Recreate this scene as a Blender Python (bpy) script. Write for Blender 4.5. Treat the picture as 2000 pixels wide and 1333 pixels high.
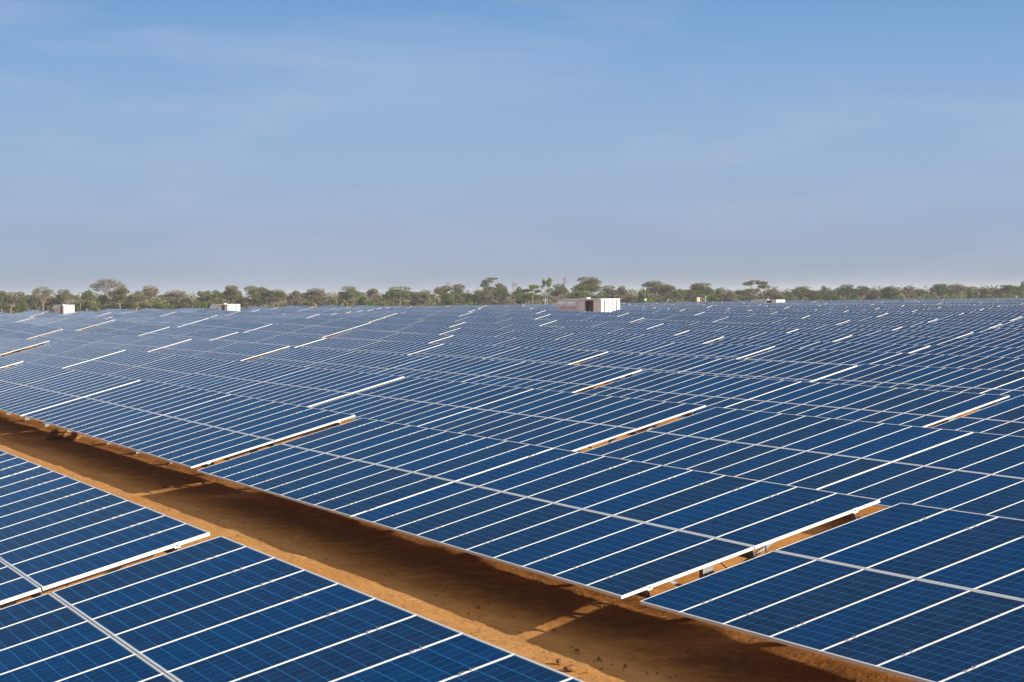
import bpy, math, random
from mathutils import Vector, Matrix

random.seed(7)
S = bpy.context.scene
col = S.collection
for o in list(bpy.data.objects):
    bpy.data.objects.remove(o)

# ------------------------------------------------------------------ camera
F_PX = 3981.2            # focal length in pixels of a 2000 px wide picture
PITCH, ROLL, YAW = 0.02333, -0.00973, 1.16171
CAM = Vector((42.537, -11.080, 4.319))
fw = Vector((-math.sin(YAW) * math.cos(PITCH), math.cos(YAW) * math.cos(PITCH), -math.sin(PITCH)))
rt0 = Vector((math.cos(YAW), math.sin(YAW), 0))
up0 = rt0.cross(fw)
RT = math.cos(ROLL) * rt0 + math.sin(ROLL) * up0
UP = RT.cross(fw)
cd = bpy.data.cameras.new('camera')
cam = bpy.data.objects.new('camera', cd)
col.objects.link(cam)
cd.sensor_width = 36
cd.lens = F_PX / 2000 * 36
cd.clip_start = 0.2
cd.clip_end = 9000
cam.matrix_world = Matrix(((RT.x, UP.x, -fw.x, CAM.x), (RT.y, UP.y, -fw.y, CAM.y), (RT.z, UP.z, -fw.z, CAM.z), (0, 0, 0, 1)))
S.camera = cam

# ------------------------------------------------------------------ sky, sun, exposure
SUNV = Vector((2.2, 1.5, 1.0)).normalized()
SUN_EL = math.asin(SUNV.z)
SUN_AZ = math.atan2(SUNV.x, SUNV.y)
w = bpy.data.worlds.new('World')
S.world = w
w.use_nodes = True
NT = w.node_tree
bg = NT.nodes['Background']
sky = NT.nodes.new('ShaderNodeTexSky')
sky.sky_type = 'NISHITA'
sky.sun_disc = False
sky.sun_elevation = SUN_EL
sky.sun_rotation = SUN_AZ
sky.altitude = 50
sky.air_density = 1.0
sky.dust_density = 1.6
sky.ozone_density = 2.0
tc = NT.nodes.new('ShaderNodeTexCoord')
mp = NT.nodes.new('ShaderNodeMapping')
mp.inputs['Scale'].default_value = (2.2, 3.2, 16.0)
mp.inputs['Rotation'].default_value = (0.0, 0.09, 0.0)
nz = NT.nodes.new('ShaderNodeTexNoise')
nz.inputs['Scale'].default_value = 1.6
nz.inputs['Detail'].default_value = 7
nz.inputs['Roughness'].default_value = 0.58
nz.inputs['Distortion'].default_value = 0.6
cr = NT.nodes.new('ShaderNodeValToRGB')
cr.color_ramp.elements[0].position = 0.48
cr.color_ramp.elements[0].color = (0, 0, 0, 1)
cr.color_ramp.elements[1].position = 0.78
cr.color_ramp.elements[1].color = (0.46, 0.46, 0.46, 1)
mx = NT.nodes.new('ShaderNodeMixRGB')
mx.inputs[2].default_value = (4.5, 5.2, 6.6, 1)
L = NT.links
L.new(tc.outputs['Generated'], mp.inputs['Vector'])
L.new(mp.outputs['Vector'], nz.inputs['Vector'])
L.new(nz.outputs['Fac'], cr.inputs['Fac'])
L.new(cr.outputs['Color'], mx.inputs[0])
sep = NT.nodes.new('ShaderNodeSeparateXYZ')
L.new(tc.outputs['Generated'], sep.inputs[0])
gr = NT.nodes.new('ShaderNodeValToRGB')
K = 9.0
STOPS = ((0.0, (0.340, 0.390, 0.490)), (0.018, (0.335, 0.420, 0.580)), (0.043, (0.335, 0.460, 0.660)), (0.069, (0.312, 0.465, 0.695)), (0.094, (0.278, 0.450, 0.705)),
         (0.119, (0.228, 0.415, 0.700)), (0.144, (0.172, 0.360, 0.670)), (0.30, (0.11, 0.235, 0.44)), (0.60, (0.60, 0.545, 0.48)))
el = gr.color_ramp.elements
while len(el) < len(STOPS): el.new(0.5)
for e_, (p_, c_) in zip(el, STOPS):
    e_.position = p_; e_.color = (c_[0], c_[1], c_[2], 1)
L.new(sep.outputs['Z'], gr.inputs['Fac'])
sc = NT.nodes.new('ShaderNodeVectorMath'); sc.operation = 'SCALE'; sc.inputs['Scale'].default_value = K
L.new(gr.outputs['Color'], sc.inputs[0])
hz = NT.nodes.new('ShaderNodeMixRGB'); hz.inputs[0].default_value = 0.97
L.new(sky.outputs['Color'], hz.inputs[1]); L.new(sc.outputs[0], hz.inputs[2])
L.new(hz.outputs[0], mx.inputs[1])
L.new(mx.outputs['Color'], bg.inputs['Color'])
bg.inputs['Strength'].default_value = 0.05
sd = bpy.data.lights.new('sun', 'SUN')
sd.energy = 3.9
sd.angle = math.radians(0.55)
sd.color = (1.0, 0.93, 0.82)
sun = bpy.data.objects.new('sun', sd)
sun.rotation_euler = (-SUNV).to_track_quat('-Z', 'Y').to_euler()
sun.location = (0, 0, 60)
col.objects.link(sun)
S.view_settings.view_transform = 'Standard'
S.view_settings.look = 'None'
S.view_settings.exposure = 1.1
S.view_settings.gamma = 1.0
S.render.engine = 'CYCLES'

# ------------------------------------------------------------------ helpers
def rgb(c): return (c[0], c[1], c[2], 1.0)

def new_mat(name):
    m = bpy.data.materials.new(name)
    m.use_nodes = True
    n = m.node_tree
    return m, n, n.nodes['Principled BSDF']

def nd(n, t, **kw):
    x = n.nodes.new(t)
    for k, v in kw.items():
        setattr(x, k, v)
    return x

def mth(n, op, a, b=None, c=None):
    x = n.nodes.new('ShaderNodeMath')
    x.operation = op
    for i, v in enumerate((a, b, c)):
        if v is None: continue
        if isinstance(v, (int, float)): x.inputs[i].default_value = v
        else: n.links.new(v, x.inputs[i])
    return x.outputs[0]

def mixc(n, f, a, b, mode='MIX'):
    x = n.nodes.new('ShaderNodeMixRGB')
    x.blend_type = mode
    for i, v in enumerate((f, a, b)):
        if isinstance(v, (int, float)): x.inputs[i].default_value = v
        elif isinstance(v, tuple): x.inputs[i].default_value = rgb(v)
        else: n.links.new(v, x.inputs[i])
    return x.outputs[0]

def noise(n, vec, scale, detail=4, rough=0.55, dist=0.0):
    x = n.nodes.new('ShaderNodeTexNoise')
    x.inputs['Scale'].default_value = scale
    x.inputs['Detail'].default_value = detail
    x.inputs['Roughness'].default_value = rough
    x.inputs['Distortion'].default_value = dist
    if vec is not None: n.links.new(vec, x.inputs['Vector'])
    return x.outputs['Fac']

def ramp(n, f, a, b):
    x = n.nodes.new('ShaderNodeMapRange')
    x.inputs['From Min'].default_value = a
    x.inputs['From Max'].default_value = b
    n.links.new(f, x.inputs['Value'])
    return x.outputs['Result']

def smooth(a, b, x):
    t = min(1, max(0, (x - a) / (b - a)))
    return t * t * (3 - 2 * t)

class MB:
    """collects faces, links them as one mesh object"""
    def __init__(s):
        s.v = []; s.f = []; s.m = []; s.uv = []
    def quad(s, a, b, c, d, m=0, uv=None):
        i = len(s.v)
        s.v += [tuple(a), tuple(b), tuple(c), tuple(d)]
        s.f.append((i, i + 1, i + 2, i + 3)); s.m.append(m)
        s.uv.append(uv or ((0, 0), (1, 0), (1, 1), (0, 1)))
    def hexa(s, P, m=0, skip=()):
        # P: 8 points, 0-3 bottom ccw, 4-7 top ccw
        for k, (a, b, c, d) in enumerate(((3, 2, 1, 0), (4, 5, 6, 7), (0, 1, 5, 4), (1, 2, 6, 5), (2, 3, 7, 6), (3, 0, 4, 7))):
            if k in skip: continue
            s.quad(P[a], P[b], P[c], P[d], m)
    def box(s, x0, x1, y0, y1, z0, z1, m=0, T=None, skip=()):
        P = [Vector(p) for p in ((x0, y0, z0), (x1, y0, z0), (x1, y1, z0), (x0, y1, z0), (x0, y0, z1), (x1, y0, z1), (x1, y1, z1), (x0, y1, z1))]
        if T is not None: P = [T @ p for p in P]
        s.hexa(P, m, skip)
    def bar(s, a, b, w, h, m=0):
        a, b = Vector(a), Vector(b)
        d = (b - a).normalized()
        ref = Vector((0, 0, 1)) if abs(d.z) < 0.9 else Vector((0, 1, 0))
        r = d.cross(ref).normalized() * w / 2
        u = r.normalized().cross(d) * h / 2
        s.hexa([a - r - u, a + r - u, b + r - u, b - r - u, a - r + u, a + r + u, b + r + u, b - r + u], m)
    def tube(s, pts, rads, n=6, m=0):
        rings = []
        for i, p in enumerate(pts):
            p = Vector(p)
            d = (Vector(pts[min(i + 1, len(pts) - 1)]) - Vector(pts[max(i - 1, 0)])).normalized()
            ref = Vector((1, 0, 0)) if abs(d.x) < 0.8 else Vector((0, 1, 0))
            a = d.cross(ref).normalized(); b = d.cross(a)
            i0 = len(s.v)
            for k in range(n):
                t = 2 * math.pi * k / n
                s.v.append(tuple(p + (a * math.cos(t) + b * math.sin(t)) * rads[i]))
            rings.append(i0)
        for q in range(len(rings) - 1):
            for k in range(n):
                s.f.append((rings[q] + k, rings[q] + (k + 1) % n, rings[q + 1] + (k + 1) % n, rings[q + 1] + k))
                s.m.append(m); s.uv.append(((0, 0), (1, 0), (1, 1), (0, 1)))
    def mesh(s, name, mats, smooth_=False, uv=True):
        me = bpy.data.meshes.new(name)
        me.from_pydata(s.v, [], s.f)
        for m_ in mats: me.materials.append(m_)
        me.polygons.foreach_set('material_index', s.m)
        if uv:
            l = me.uv_layers.new(name='UVMap')
            flat = []
            for q in s.uv:
                for p in q: flat += [p[0], p[1]]
            l.data.foreach_set('uv', flat)
        if smooth_:
            me.polygons.foreach_set('use_smooth', [True] * len(s.f))
        me.update()
        return me

def link(name, me, parent=None, loc=(0, 0, 0), rot=(0, 0, 0)):
    o = bpy.data.objects.new(name, me)
    col.objects.link(o)
    o.location = loc; o.rotation_euler = rot
    if parent is not None: o.parent = parent
    return o

def tag(o, label=None, cat=None, group=None, kind=None):
    if label: o['label'] = label
    if cat: o['category'] = cat
    if group: o['group'] = group
    if kind: o['kind'] = kind
    return o

def ray(px, py=0):
    return (fw * F_PX + RT * (px - 1000) + UP * (666.5 - py))

# ------------------------------------------------------------------ terrain
PITCHY, COLW = 8.8906, 0
MW, MP, WG, ML, GAP = 0.9968, 1.0108, 0.05, 1.930, 0.020
W_TAB = 20 * MP + WG - 0.014
D_TAB = 2 * ML + GAP
GX = 0.5057
COLW = W_TAB + GX
TILT = 0.2605

def ground_z(x, y):
    d = (Vector((x, y, 0)) - Vector((CAM.x, CAM.y, 0))).dot(Vector((fw.x, fw.y, 0)))
    side = (Vector((x, y, 0)) - Vector((CAM.x, CAM.y, 0))).dot(Vector((rt0.x, rt0.y, 0)))
    if d < 60: return 0.0
    q = side / max(d, 1)
    z = 0.62 * smooth(138 + 25 * max(0, q) * 4 , 222, d) - 0.62 * smooth(250, 470, d)
    far = smooth(120, 200, d)
    left = smooth(0.06, -0.22, q)
    z += far * (0.5 + left) * (0.11 * math.sin(x / 13.0 + y / 31) + 0.10 * math.sin(y / 9.5 - x / 41 + 1.1) + 0.07 * math.sin((x + y) / 17.3))
    z += smooth(300, 330, d) * smooth(470, 400, d) * left * 0.18 * math.sin(d / 17.0)
    z -= 0.95 * smooth(290, 345, d) * smooth(475, 430, d) * smooth(-0.08, -0.13, q)
    return z

# ------------------------------------------------------------------ materials
def mat_glass():
    m, n, b = new_mat('solar_cells_glass')
    tcn = nd(n, 'ShaderNodeUVMap'); tcn.uv_map = 'UVMap'
    sx = nd(n, 'ShaderNodeSeparateXYZ')
    n.links.new(tcn.outputs[0], sx.inputs[0])
    U, V = sx.outputs[0], sx.outputs[1]
    mid = mth(n, 'FLOOR', mth(n, 'DIVIDE', U, 8.0))
    u = mth(n, 'SUBTRACT', mth(n, 'MODULO', U, 8.0), 1.0)
    fu = mth(n, 'ABSOLUTE', mth(n, 'SUBTRACT', mth(n, 'FRACT', u), 0.5))
    fv = mth(n, 'ABSOLUTE', mth(n, 'SUBTRACT', mth(n, 'FRACT', V), 0.5))
    gapl = mth(n, 'MAXIMUM', mth(n, 'GREATER_THAN', fu, 0.488), mth(n, 'GREATER_THAN', fv, 0.484))
    fb = mth(n, 'ABSOLUTE', mth(n, 'SUBTRACT', mth(n, 'FRACT', mth(n, 'MULTIPLY', u, 4.0)), 0.5))
    bus = mth(n, 'LESS_THAN', fb, 0.022)
    out = mth(n, 'MAXIMUM', mth(n, 'GREATER_THAN', mth(n, 'ABSOLUTE', mth(n, 'SUBTRACT', u, 3.0)), 3.0),
              mth(n, 'GREATER_THAN', mth(n, 'ABSOLUTE', mth(n, 'SUBTRACT', V, 6.0)), 6.0))
    oi = nd(n, 'ShaderNodeObjectInfo')
    cb = nd(n, 'ShaderNodeCombineXYZ')
    n.links.new(mid, cb.inputs[0]); n.links.new(oi.outputs['Random'], cb.inputs[1])
    wn = nd(n, 'ShaderNodeTexWhiteNoise', noise_dimensions='3D')
    n.links.new(cb.outputs[0], wn.inputs['Vector'])
    cb2 = nd(n, 'ShaderNodeCombineXYZ')
    n.links.new(mth(n, 'FLOOR', U), cb2.inputs[0]); n.links.new(mth(n, 'FLOOR', V), cb2.inputs[1]); n.links.new(oi.outputs['Random'], cb2.inputs[2])
    wc = nd(n, 'ShaderNodeTexWhiteNoise', noise_dimensions='3D')
    n.links.new(cb2.outputs[0], wc.inputs['Vector'])
    # crystal grain
    vo = nd(n, 'ShaderNodeTexVoronoi')
    vo.inputs['Scale'].default_value = 7.0
    n.links.new(tcn.outputs[0], vo.inputs['Vector'])
    ca = mixc(n, wn.outputs['Value'], (0.0, 0.038, 0.142), (0.008, 0.029, 0.088))
    val = mth(n, 'ADD', 0.86, mth(n, 'MULTIPLY', wc.outputs['Value'], 0.28))
    val = mth(n, 'ADD', val, mth(n, 'MULTIPLY', mth(n, 'SUBTRACT', nd_sep(n, vo.outputs['Color']), 0.5), 0.20))
    vm = nd(n, 'ShaderNodeVectorMath', operation='SCALE')
    n.links.new(ca, vm.inputs[0]); n.links.new(val, vm.inputs['Scale'])
    c = mixc(n, mth(n, 'MULTIPLY', bus, 0.55), vm.outputs[0], (0.02, 0.12, 0.30))
    c = mixc(n, gapl, c, (0.02, 0.21, 0.50))
    c = mixc(n, out, c, (0.20, 0.32, 0.48))
    # dust film, a little heavier towards the lower edge of each module
    tg = nd(n, 'ShaderNodeTexCoord')
    dn = noise(n, tg.outputs['Object'], 1.3, 4, 0.6)
    c = mixc(n, mth(n, 'MULTIPLY', ramp(n, dn, 0.45, 0.8), 0.006), c, (0.30, 0.24, 0.17))
    n.links.new(c, b.inputs['Base Color'])
    b.inputs['Roughness'].default_value = 0.16
    b.inputs['IOR'].default_value = 1.045
    b.inputs['Specular IOR Level'].default_value = 0.5
    return m

def nd_sep(n, c):
    x = n.nodes.new('ShaderNodeSeparateColor')
    n.links.new(c, x.inputs[0])
    return x.outputs[0]

def mat_plain(name, color, rough=0.5, metal=0.0, var=0.06, scale=4.0, bump=0.0, spec=0.5):
    m, n, b = new_mat(name)
    tg = nd(n, 'ShaderNodeTexCoord')
    f = noise(n, tg.outputs['Object'], scale, 5, 0.6)
    lo = tuple(c * (1 - var * 2) for c in color); hi = tuple(min(1, c * (1 + var)) for c in color)
    n.links.new(mixc(n, ramp(n, f, 0.3, 0.7), lo, hi), b.inputs['Base Color'])
    b.inputs['Roughness'].default_value = rough
    b.inputs['Metallic'].default_value = metal
    b.inputs['Specular IOR Level'].default_value = spec
    if bump:
        bp = nd(n, 'ShaderNodeBump'); bp.inputs['Strength'].default_value = bump; bp.inputs['Distance'].default_value = 0.01
        n.links.new(noise(n, tg.outputs['Object'], scale * 6, 4), bp.inputs['Height'])
        n.links.new(bp.outputs[0], b.inputs['Normal'])
    return m

M_GLASS = mat_glass()
M_FRAME = mat_plain('anodised_aluminium', (0.75, 0.76, 0.77), 0.30, 0.0, 0.03, 3.0, 0, 0.9)
M_BACK = mat_plain('white_backsheet', (0.70, 0.70, 0.68), 0.6)
M_GALV = mat_plain('galvanised_steel', (0.23, 0.235, 0.23), 0.5, 0.35, 0.16, 9.0)
M_CLAMP = mat_plain('clamp_aluminium', (0.80, 0.80, 0.80), 0.4, 0.3, 0.08, 20.0)
M_HOLE = mat_plain('dark_bolt_hole', (0.03, 0.03, 0.03), 0.7)

def mat_ground():
    m, n, b = new_mat('sandy_laterite_soil')
    tg = nd(n, 'ShaderNodeTexCoord')
    P = tg.outputs['Object']
    sp = nd(n, 'ShaderNodeSeparateXYZ'); n.links.new(P, sp.inputs[0])
    # wheel worn, paler strip along the aisle
    wob = noise(n, P, 0.12, 3)
    yy = mth(n, 'ADD', sp.outputs[1], mth(n, 'MULTIPLY', mth(n, 'SUBTRACT', wob, 0.5), 1.6))
    track = mth(n, 'SUBTRACT', 1.0, ramp(n, mth(n, 'ABSOLUTE', mth(n, 'ADD', yy, 1.15)), 0.45, 2.0))
    mpn = nd(n, 'ShaderNodeMapping'); mpn.inputs['Scale'].default_value = (0.35, 1.3, 1.0)
    n.links.new(P, mpn.inputs['Vector'])
    st = noise(n, mpn.outputs[0], 1.1, 7, 0.62, 0.4)
    base = mixc(n, ramp(n, st, 0.32, 0.68), (0.37, 0.150, 0.035), (0.51, 0.235, 0.067))
    pale = mixc(n, ramp(n, st, 0.35, 0.65), (0.43, 0.215, 0.074), (0.50, 0.265, 0.100))
    tf = mth(n, 'MULTIPLY', track, ramp(n, noise(n, mpn.outputs[0], 0.8, 5, 0.6), 0.30, 0.62))
    c = mixc(n, tf, base, pale)
    # reddish earth by the tables, their shade deepened in its colour
    shaded_earth = mth(n, 'SUBTRACT', 1.0, ramp(n, mth(n, 'ABSOLUTE', mth(n, 'SUBTRACT', yy, 0.75)), 0.75, 1.45))
    c = mixc(n, mth(n, 'MULTIPLY', shaded_earth, ramp(n, noise(n, P, 2.2, 5, 0.65), 0.15, 0.55)), c, (0.20, 0.070, 0.012))
    spk = noise(n, P, 22.0, 4, 0.7)
    c = mixc(n, mth(n, 'MULTIPLY', ramp(n, spk, 0.58, 0.68), 0.6), c, (0.20, 0.09, 0.04))
    mot = noise(n, mpn.outputs[0], 7.0, 6, 0.7, 0.3)
    c = mixc(n, mth(n, 'MULTIPLY', ramp(n, mot, 0.48, 0.66), 0.42), c, (0.235, 0.098, 0.030))
    mot2 = noise(n, P, 13.0, 5, 0.75)
    c = mixc(n, mth(n, 'MULTIPLY', ramp(n, mot2, 0.52, 0.70), 0.35), c, (0.60, 0.36, 0.17))
    spk2 = noise(n, P, 60.0, 3, 0.7)
    c = mixc(n, mth(n, 'MULTIPLY', ramp(n, spk2, 0.35, 0.75), 0.22), c, (0.55, 0.33, 0.15))
    veg = mth(n, 'SUBTRACT', 1.0, ramp(n, mth(n, 'ADD', sp.outputs[0], mth(n, 'MULTIPLY', noise(n, P, 0.05, 3), 14.0)), -470.0, -455.0))
    c = mixc(n, veg, c, mixc(n, ramp(n, noise(n, P, 0.6, 5), 0.4, 0.6), (0.09, 0.085, 0.04), (0.20, 0.15, 0.08)))
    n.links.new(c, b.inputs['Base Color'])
    b.inputs['Roughness'].default_value = 1.0
    b.inputs['Specular IOR Level'].default_value = 0.02
    h = mth(n, 'ADD', mth(n, 'MULTIPLY', noise(n, P, 9.0, 8, 0.65), 0.6), mth(n, 'MULTIPLY', noise(n, P, 45.0, 4, 0.6), 0.12))
    bp = nd(n, 'ShaderNodeBump'); bp.inputs['Strength'].default_value = 0.85; bp.inputs['Distance'].default_value = 0.06
    n.links.new(h, bp.inputs['Height']); n.links.new(bp.outputs[0], b.inputs['Normal'])
    return m

M_GROUND = mat_ground()

# ------------------------------------------------------------------ ground sheet
def vnoise(x, y, s=0):
    xi, yi = math.floor(x), math.floor(y)
    fx, fy = x - xi, y - yi
    fx = fx * fx * (3 - 2 * fx); fy = fy * fy * (3 - 2 * fy)
    def h(a, b):
        t = math.sin(a * 127.1 + b * 311.7 + s * 74.7) * 43758.5453
        return t - math.floor(t)
    return (h(xi, yi) * (1 - fx) + h(xi + 1, yi) * fx) * (1 - fy) + (h(xi, yi + 1) * (1 - fx) + h(xi + 1, yi + 1) * fx) * fy

def lines(spec):
    out = [spec[0][0]]
    for a, b, st in spec:
        k = max(1, int(round((b - a) / st)))
        out += [a + (b - a) * (i + 1) / k for i in range(k)]
    return out

gxs = lines([(-6000, -1500, 500), (-1500, -620, 60), (-620, -60, 8), (-60, -30, 0.6), (-30, 30, 0.12), (30, 60, 1), (60, 200, 20), (200, 2500, 300)])
gys = lines([(-2500, -300, 300), (-300, -20, 20), (-20, -5, 1.5), (-5, 5, 0.1), (5, 12, 0.8), (12, 560, 8), (560, 1400, 70), (1400, 6500, 600)])
gv = []
for y in gys:
    fine_y = -5.2 < y < 5.2
    for x in gxs:
        z = ground_z(x, y)
        if fine_y and -62 < x < 32:
            n1 = vnoise(x * 0.45, y * 0.9, 1); n2 = vnoise(x * 1.6, y * 1.9, 2); n3 = vnoise(x * 5, y * 5, 3)
            lip = 1.55 + 0.55 * (vnoise(x * 0.35, 0.5, 5) - 0.5) + 0.22 * (vnoise(x * 1.7, 0.5, 6) - 0.5)
            e = smooth(4.9, 4.0, abs(y))
            z += e * (0.035 * (n1 - 0.5) + 0.016 * (n2 - 0.5) + 0.014 * (n3 - 0.5))
            z += e * 0.075 * smooth(lip - 0.22, lip + 0.10, y)           # washed out step below the panels' lower edge
            z -= e * 0.03 * math.exp(-((y + 0.25) / 0.16) ** 2) * vnoise(x * 0.2, 1, 8)
            z -= e * 0.025 * math.exp(-((y + 1.75) / 0.2) ** 2) * vnoise(x * 0.2, 1, 9)
        gv.append((x, y, z))
nx = len(gxs)
gf = [(j * nx + i, j * nx + i + 1, (j + 1) * nx + i + 1, (j + 1) * nx + i) for j in range(len(gys) - 1) for i in range(nx - 1)]
gm = bpy.data.meshes.new('ground')
gm.from_pydata(gv, [], gf)
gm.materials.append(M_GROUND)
gm.polygons.foreach_set('use_smooth', [True] * len(gf))
tag(link('ground', gm), kind='structure')

# ------------------------------------------------------------------ solar tables
FR, FS, FH = 0.011, 0.018, 0.04      # frame lip width, frame height
def frame_into(mb, T, m):
    mb.box(0, FR, 0, ML, -FH, 0, m, T)
    mb.box(MW - FR, MW, 0, ML, -FH, 0, m, T)
    mb.box(FR, MW - FR, 0, FS, -FH, 0, m, T)
    mb.box(FR, MW - FR, ML - FS, ML, -FH, 0, m, T)
def glass_into(mb, T, m, k, mback):
    mg = 0.045     # margin in cells round the cell field
    z = -0.003
    P = [T @ Vector(p) for p in ((FR, FS, z), (MW - FR, FS, z), (MW - FR, ML - FS, z), (FR, ML - FS, z))]
    u0, u1 = 8 * k + 1 - mg, 8 * k + 7 + mg
    mb.quad(*P, m, ((u0, -mg), (u1, -mg), (u1, 12 + mg), (u0, 12 + mg)))
    Q = [T @ Vector(p) for p in ((FR, ML - FS, z - 0.006), (MW - FR, ML - FS, z - 0.006), (MW - FR, FS, z - 0.006), (FR, FS, z - 0.006))]
    mb.quad(*Q, mback)

I4 = Matrix.Identity(4)
RX = Matrix.Rotation(TILT, 4, 'X')
H0 = 0.61
def PL(u, v, dz=0.0):
    return Vector((u, v * math.cos(TILT) - dz * math.sin(TILT), H0 + v * math.sin(TILT) + dz * math.cos(TILT)))
def mod_u(i): return i * MP + (WG if i >= 10 else 0)

mb = MB(); frame_into(mb, I4, 0); ME_FRAME = mb.mesh('frame', [M_FRAME])
mb = MB(); glass_into(mb, I4, 0, 0, 1); ME_GLASS = mb.mesh('solar_module', [M_GLASS, M_BACK])
mb = MB(); glass_into(mb, I4, 0, 0, 2); frame_into(mb, I4, 1); ME_MODULE = mb.mesh('solar_module', [M_GLASS, M_FRAME, M_BACK])

# joined module field for the far tables
mb = MB()
k = 0
for r in range(2):
    for i in range(20):
        k += 1
        T = Matrix.Translation(PL(mod_u(i), r * (ML + GAP))) @ RX
        glass_into(mb, T, 0, k, 2); frame_into(mb, T, 1)
ME_FIELD = mb.mesh('module_field', [M_GLASS, M_FRAME, M_BACK])

# module clamps between neighbours
def clamp_mesh():
    c = MB()
    c.box(-0.005, 0.005, -0.063, 0.063, -0.04, 0.0012, 0)
    for dy in (-0.045, 0.045):
        c.box(-0.027, 0.027, dy - 0.02, dy + 0.02, 0.001, 0.007, 0)
        c.box(-0.011, 0.011, dy - 0.011, dy + 0.011, 0.007, 0.014, 1)
    return c.mesh('clamp', [M_CLAMP, M_HOLE])
ME_CLAMP = clamp_mesh()
def end_clamp_mesh():
    c = MB()
    c.box(0.001, 0.005, -0.035, 0.035, -0.058, 0.004, 0)
    c.box(-0.010, 0.001, -0.035, 0.035, 0.001, 0.004, 0)
    c.box(0.005, 0.012, -0.008, 0.008, -0.034, -0.018, 1)
    return c.mesh('end_clamp', [M_FRAME, M_HOLE])
ME_ECLAMP = end_clamp_mesh()
PURL = (0.40, 1.925, 3.49)
def purlin_mesh():
    c = MB()
    # Z shaped section 0.12 high
    c.box(0.0, W_TAB - 0.02, -0.003, 0.003, -0.115, 0.0)
    c.box(0.0, W_TAB - 0.02, 0.003, 0.045, -0.006, 0.0)
    c.box(0.0, W_TAB - 0.02, -0.045, -0.003, -0.115, -0.109)
    return c.mesh('purlin', [M_GALV])
ME_PURLIN = purlin_mesh()
POSTX = (0.75, 4.45, 8.15, 11.95, 15.65, 19.40)
PV = 1.72
def post_mesh():
    c = MB()
    top = PL(0, PV, -0.17).z; y0 = PL(0, PV).y
    # C section
    c.box(-0.05, 0.05, y0 - 0.08, y0 - 0.074, -0.3, top)
    c.box(-0.05, 0.05, y0 + 0.074, y0 + 0.08, -0.3, top)
    c.box(0.044, 0.05, y0 - 0.074, y0 + 0.074, -0.3, top)
    for zz in (top - 0.10, top - 0.22):
        for yy in (-0.035, 0.035):
            c.box(0.05, 0.056, y0 + yy - 0.012, y0 + yy + 0.012, zz - 0.012, zz + 0.012, 1)
    return c.mesh('post', [M_GALV, M_HOLE])
ME_POST = post_mesh()
def rafter_mesh():
    c = MB()
    T = Matrix.Translation(PL(0, 0)) @ RX
    c.box(-0.025, 0.025, 0.95, 3.40, -0.215, -0.157, 0, T)
    for v in PURL[1:]:
        c.box(0.033, 0.04, v + 0.008, v + 0.09, -0.157, -0.05, 0, T)
    return c.mesh('rafter', [M_GALV])
ME_RAFTER = rafter_mesh()
def brace_mesh():
    c = MB()
    y0 = PL(0, PV).y
    c.bar((-0.065, y0, 0.42), PL(-0.065, 3.05, -0.20), 0.04, 0.04)
    c.bar((-0.065, y0, 0.36), PL(-0.065, 1.0, -0.20), 0.04, 0.04)
    return c.mesh('brace', [M_GALV])
ME_BRACE = brace_mesh()
# substructure as one mesh for the far tables
mb = MB()
for v in PURL:
    T = Matrix.Translation(PL(0, v, -FH - 0.002)) @ RX
    mb.box(0.0, W_TAB - 0.02, -0.003, 0.003, -0.115, 0.0, 0, T)
    mb.box(0.0, W_TAB - 0.02, 0.003, 0.045, -0.006, 0.0, 0, T)
T0 = Matrix.Translation(PL(0, 0)) @ RX
for px_ in POSTX:
    mb.box(px_ - 0.05, px_ + 0.05, PL(0, PV).y - 0.08, PL(0, PV).y + 0.08, -0.3, PL(0, PV, -0.17).z)
    mb.box(px_ - 0.025, px_ + 0.025, 0.95, 3.40, -0.215, -0.157, 0, T0)
    mb.bar((px_ - 0.065, PL(0, PV).y, 0.42), PL(px_ - 0.065, 3.05, -0.20), 0.04, 0.04)
ME_SUB = mb.mesh('support_frame', [M_GALV])

FIT = {(1, 0): (0.06, 0.02), (1, 1): (0.08, -0.12), (2, -3): (0.14, 0.02), (2, -2): (0.09, 0.01), (2, -1): (0.12, -0.23), (2, 0): (0.0, -0.01),
       (2, 1): (0.0, 0.52), (3, -4): (-0.02, 0), (3, -2): (-0.02, 0), (3, -1): (-0.02, 0), (3, 0): (-0.04, 0), (4, -4): (0.01, 0), (4, -3): (-0.06, 0),
       (4, -2): (0, 0), (4, -1): (-0.04, 0), (5, -4): (-0.05, 0), (5, -3): (-0.01, 0), (5, -2): (-0.06, 0)}
X_WEST = -452.0
def fdepth(x, y): return (x - CAM.x) * fw.x + (y - CAM.y) * fw.y
def fside(x, y): return (x - CAM.x) * rt0.x + (y - CAM.y) * rt0.y
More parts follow.
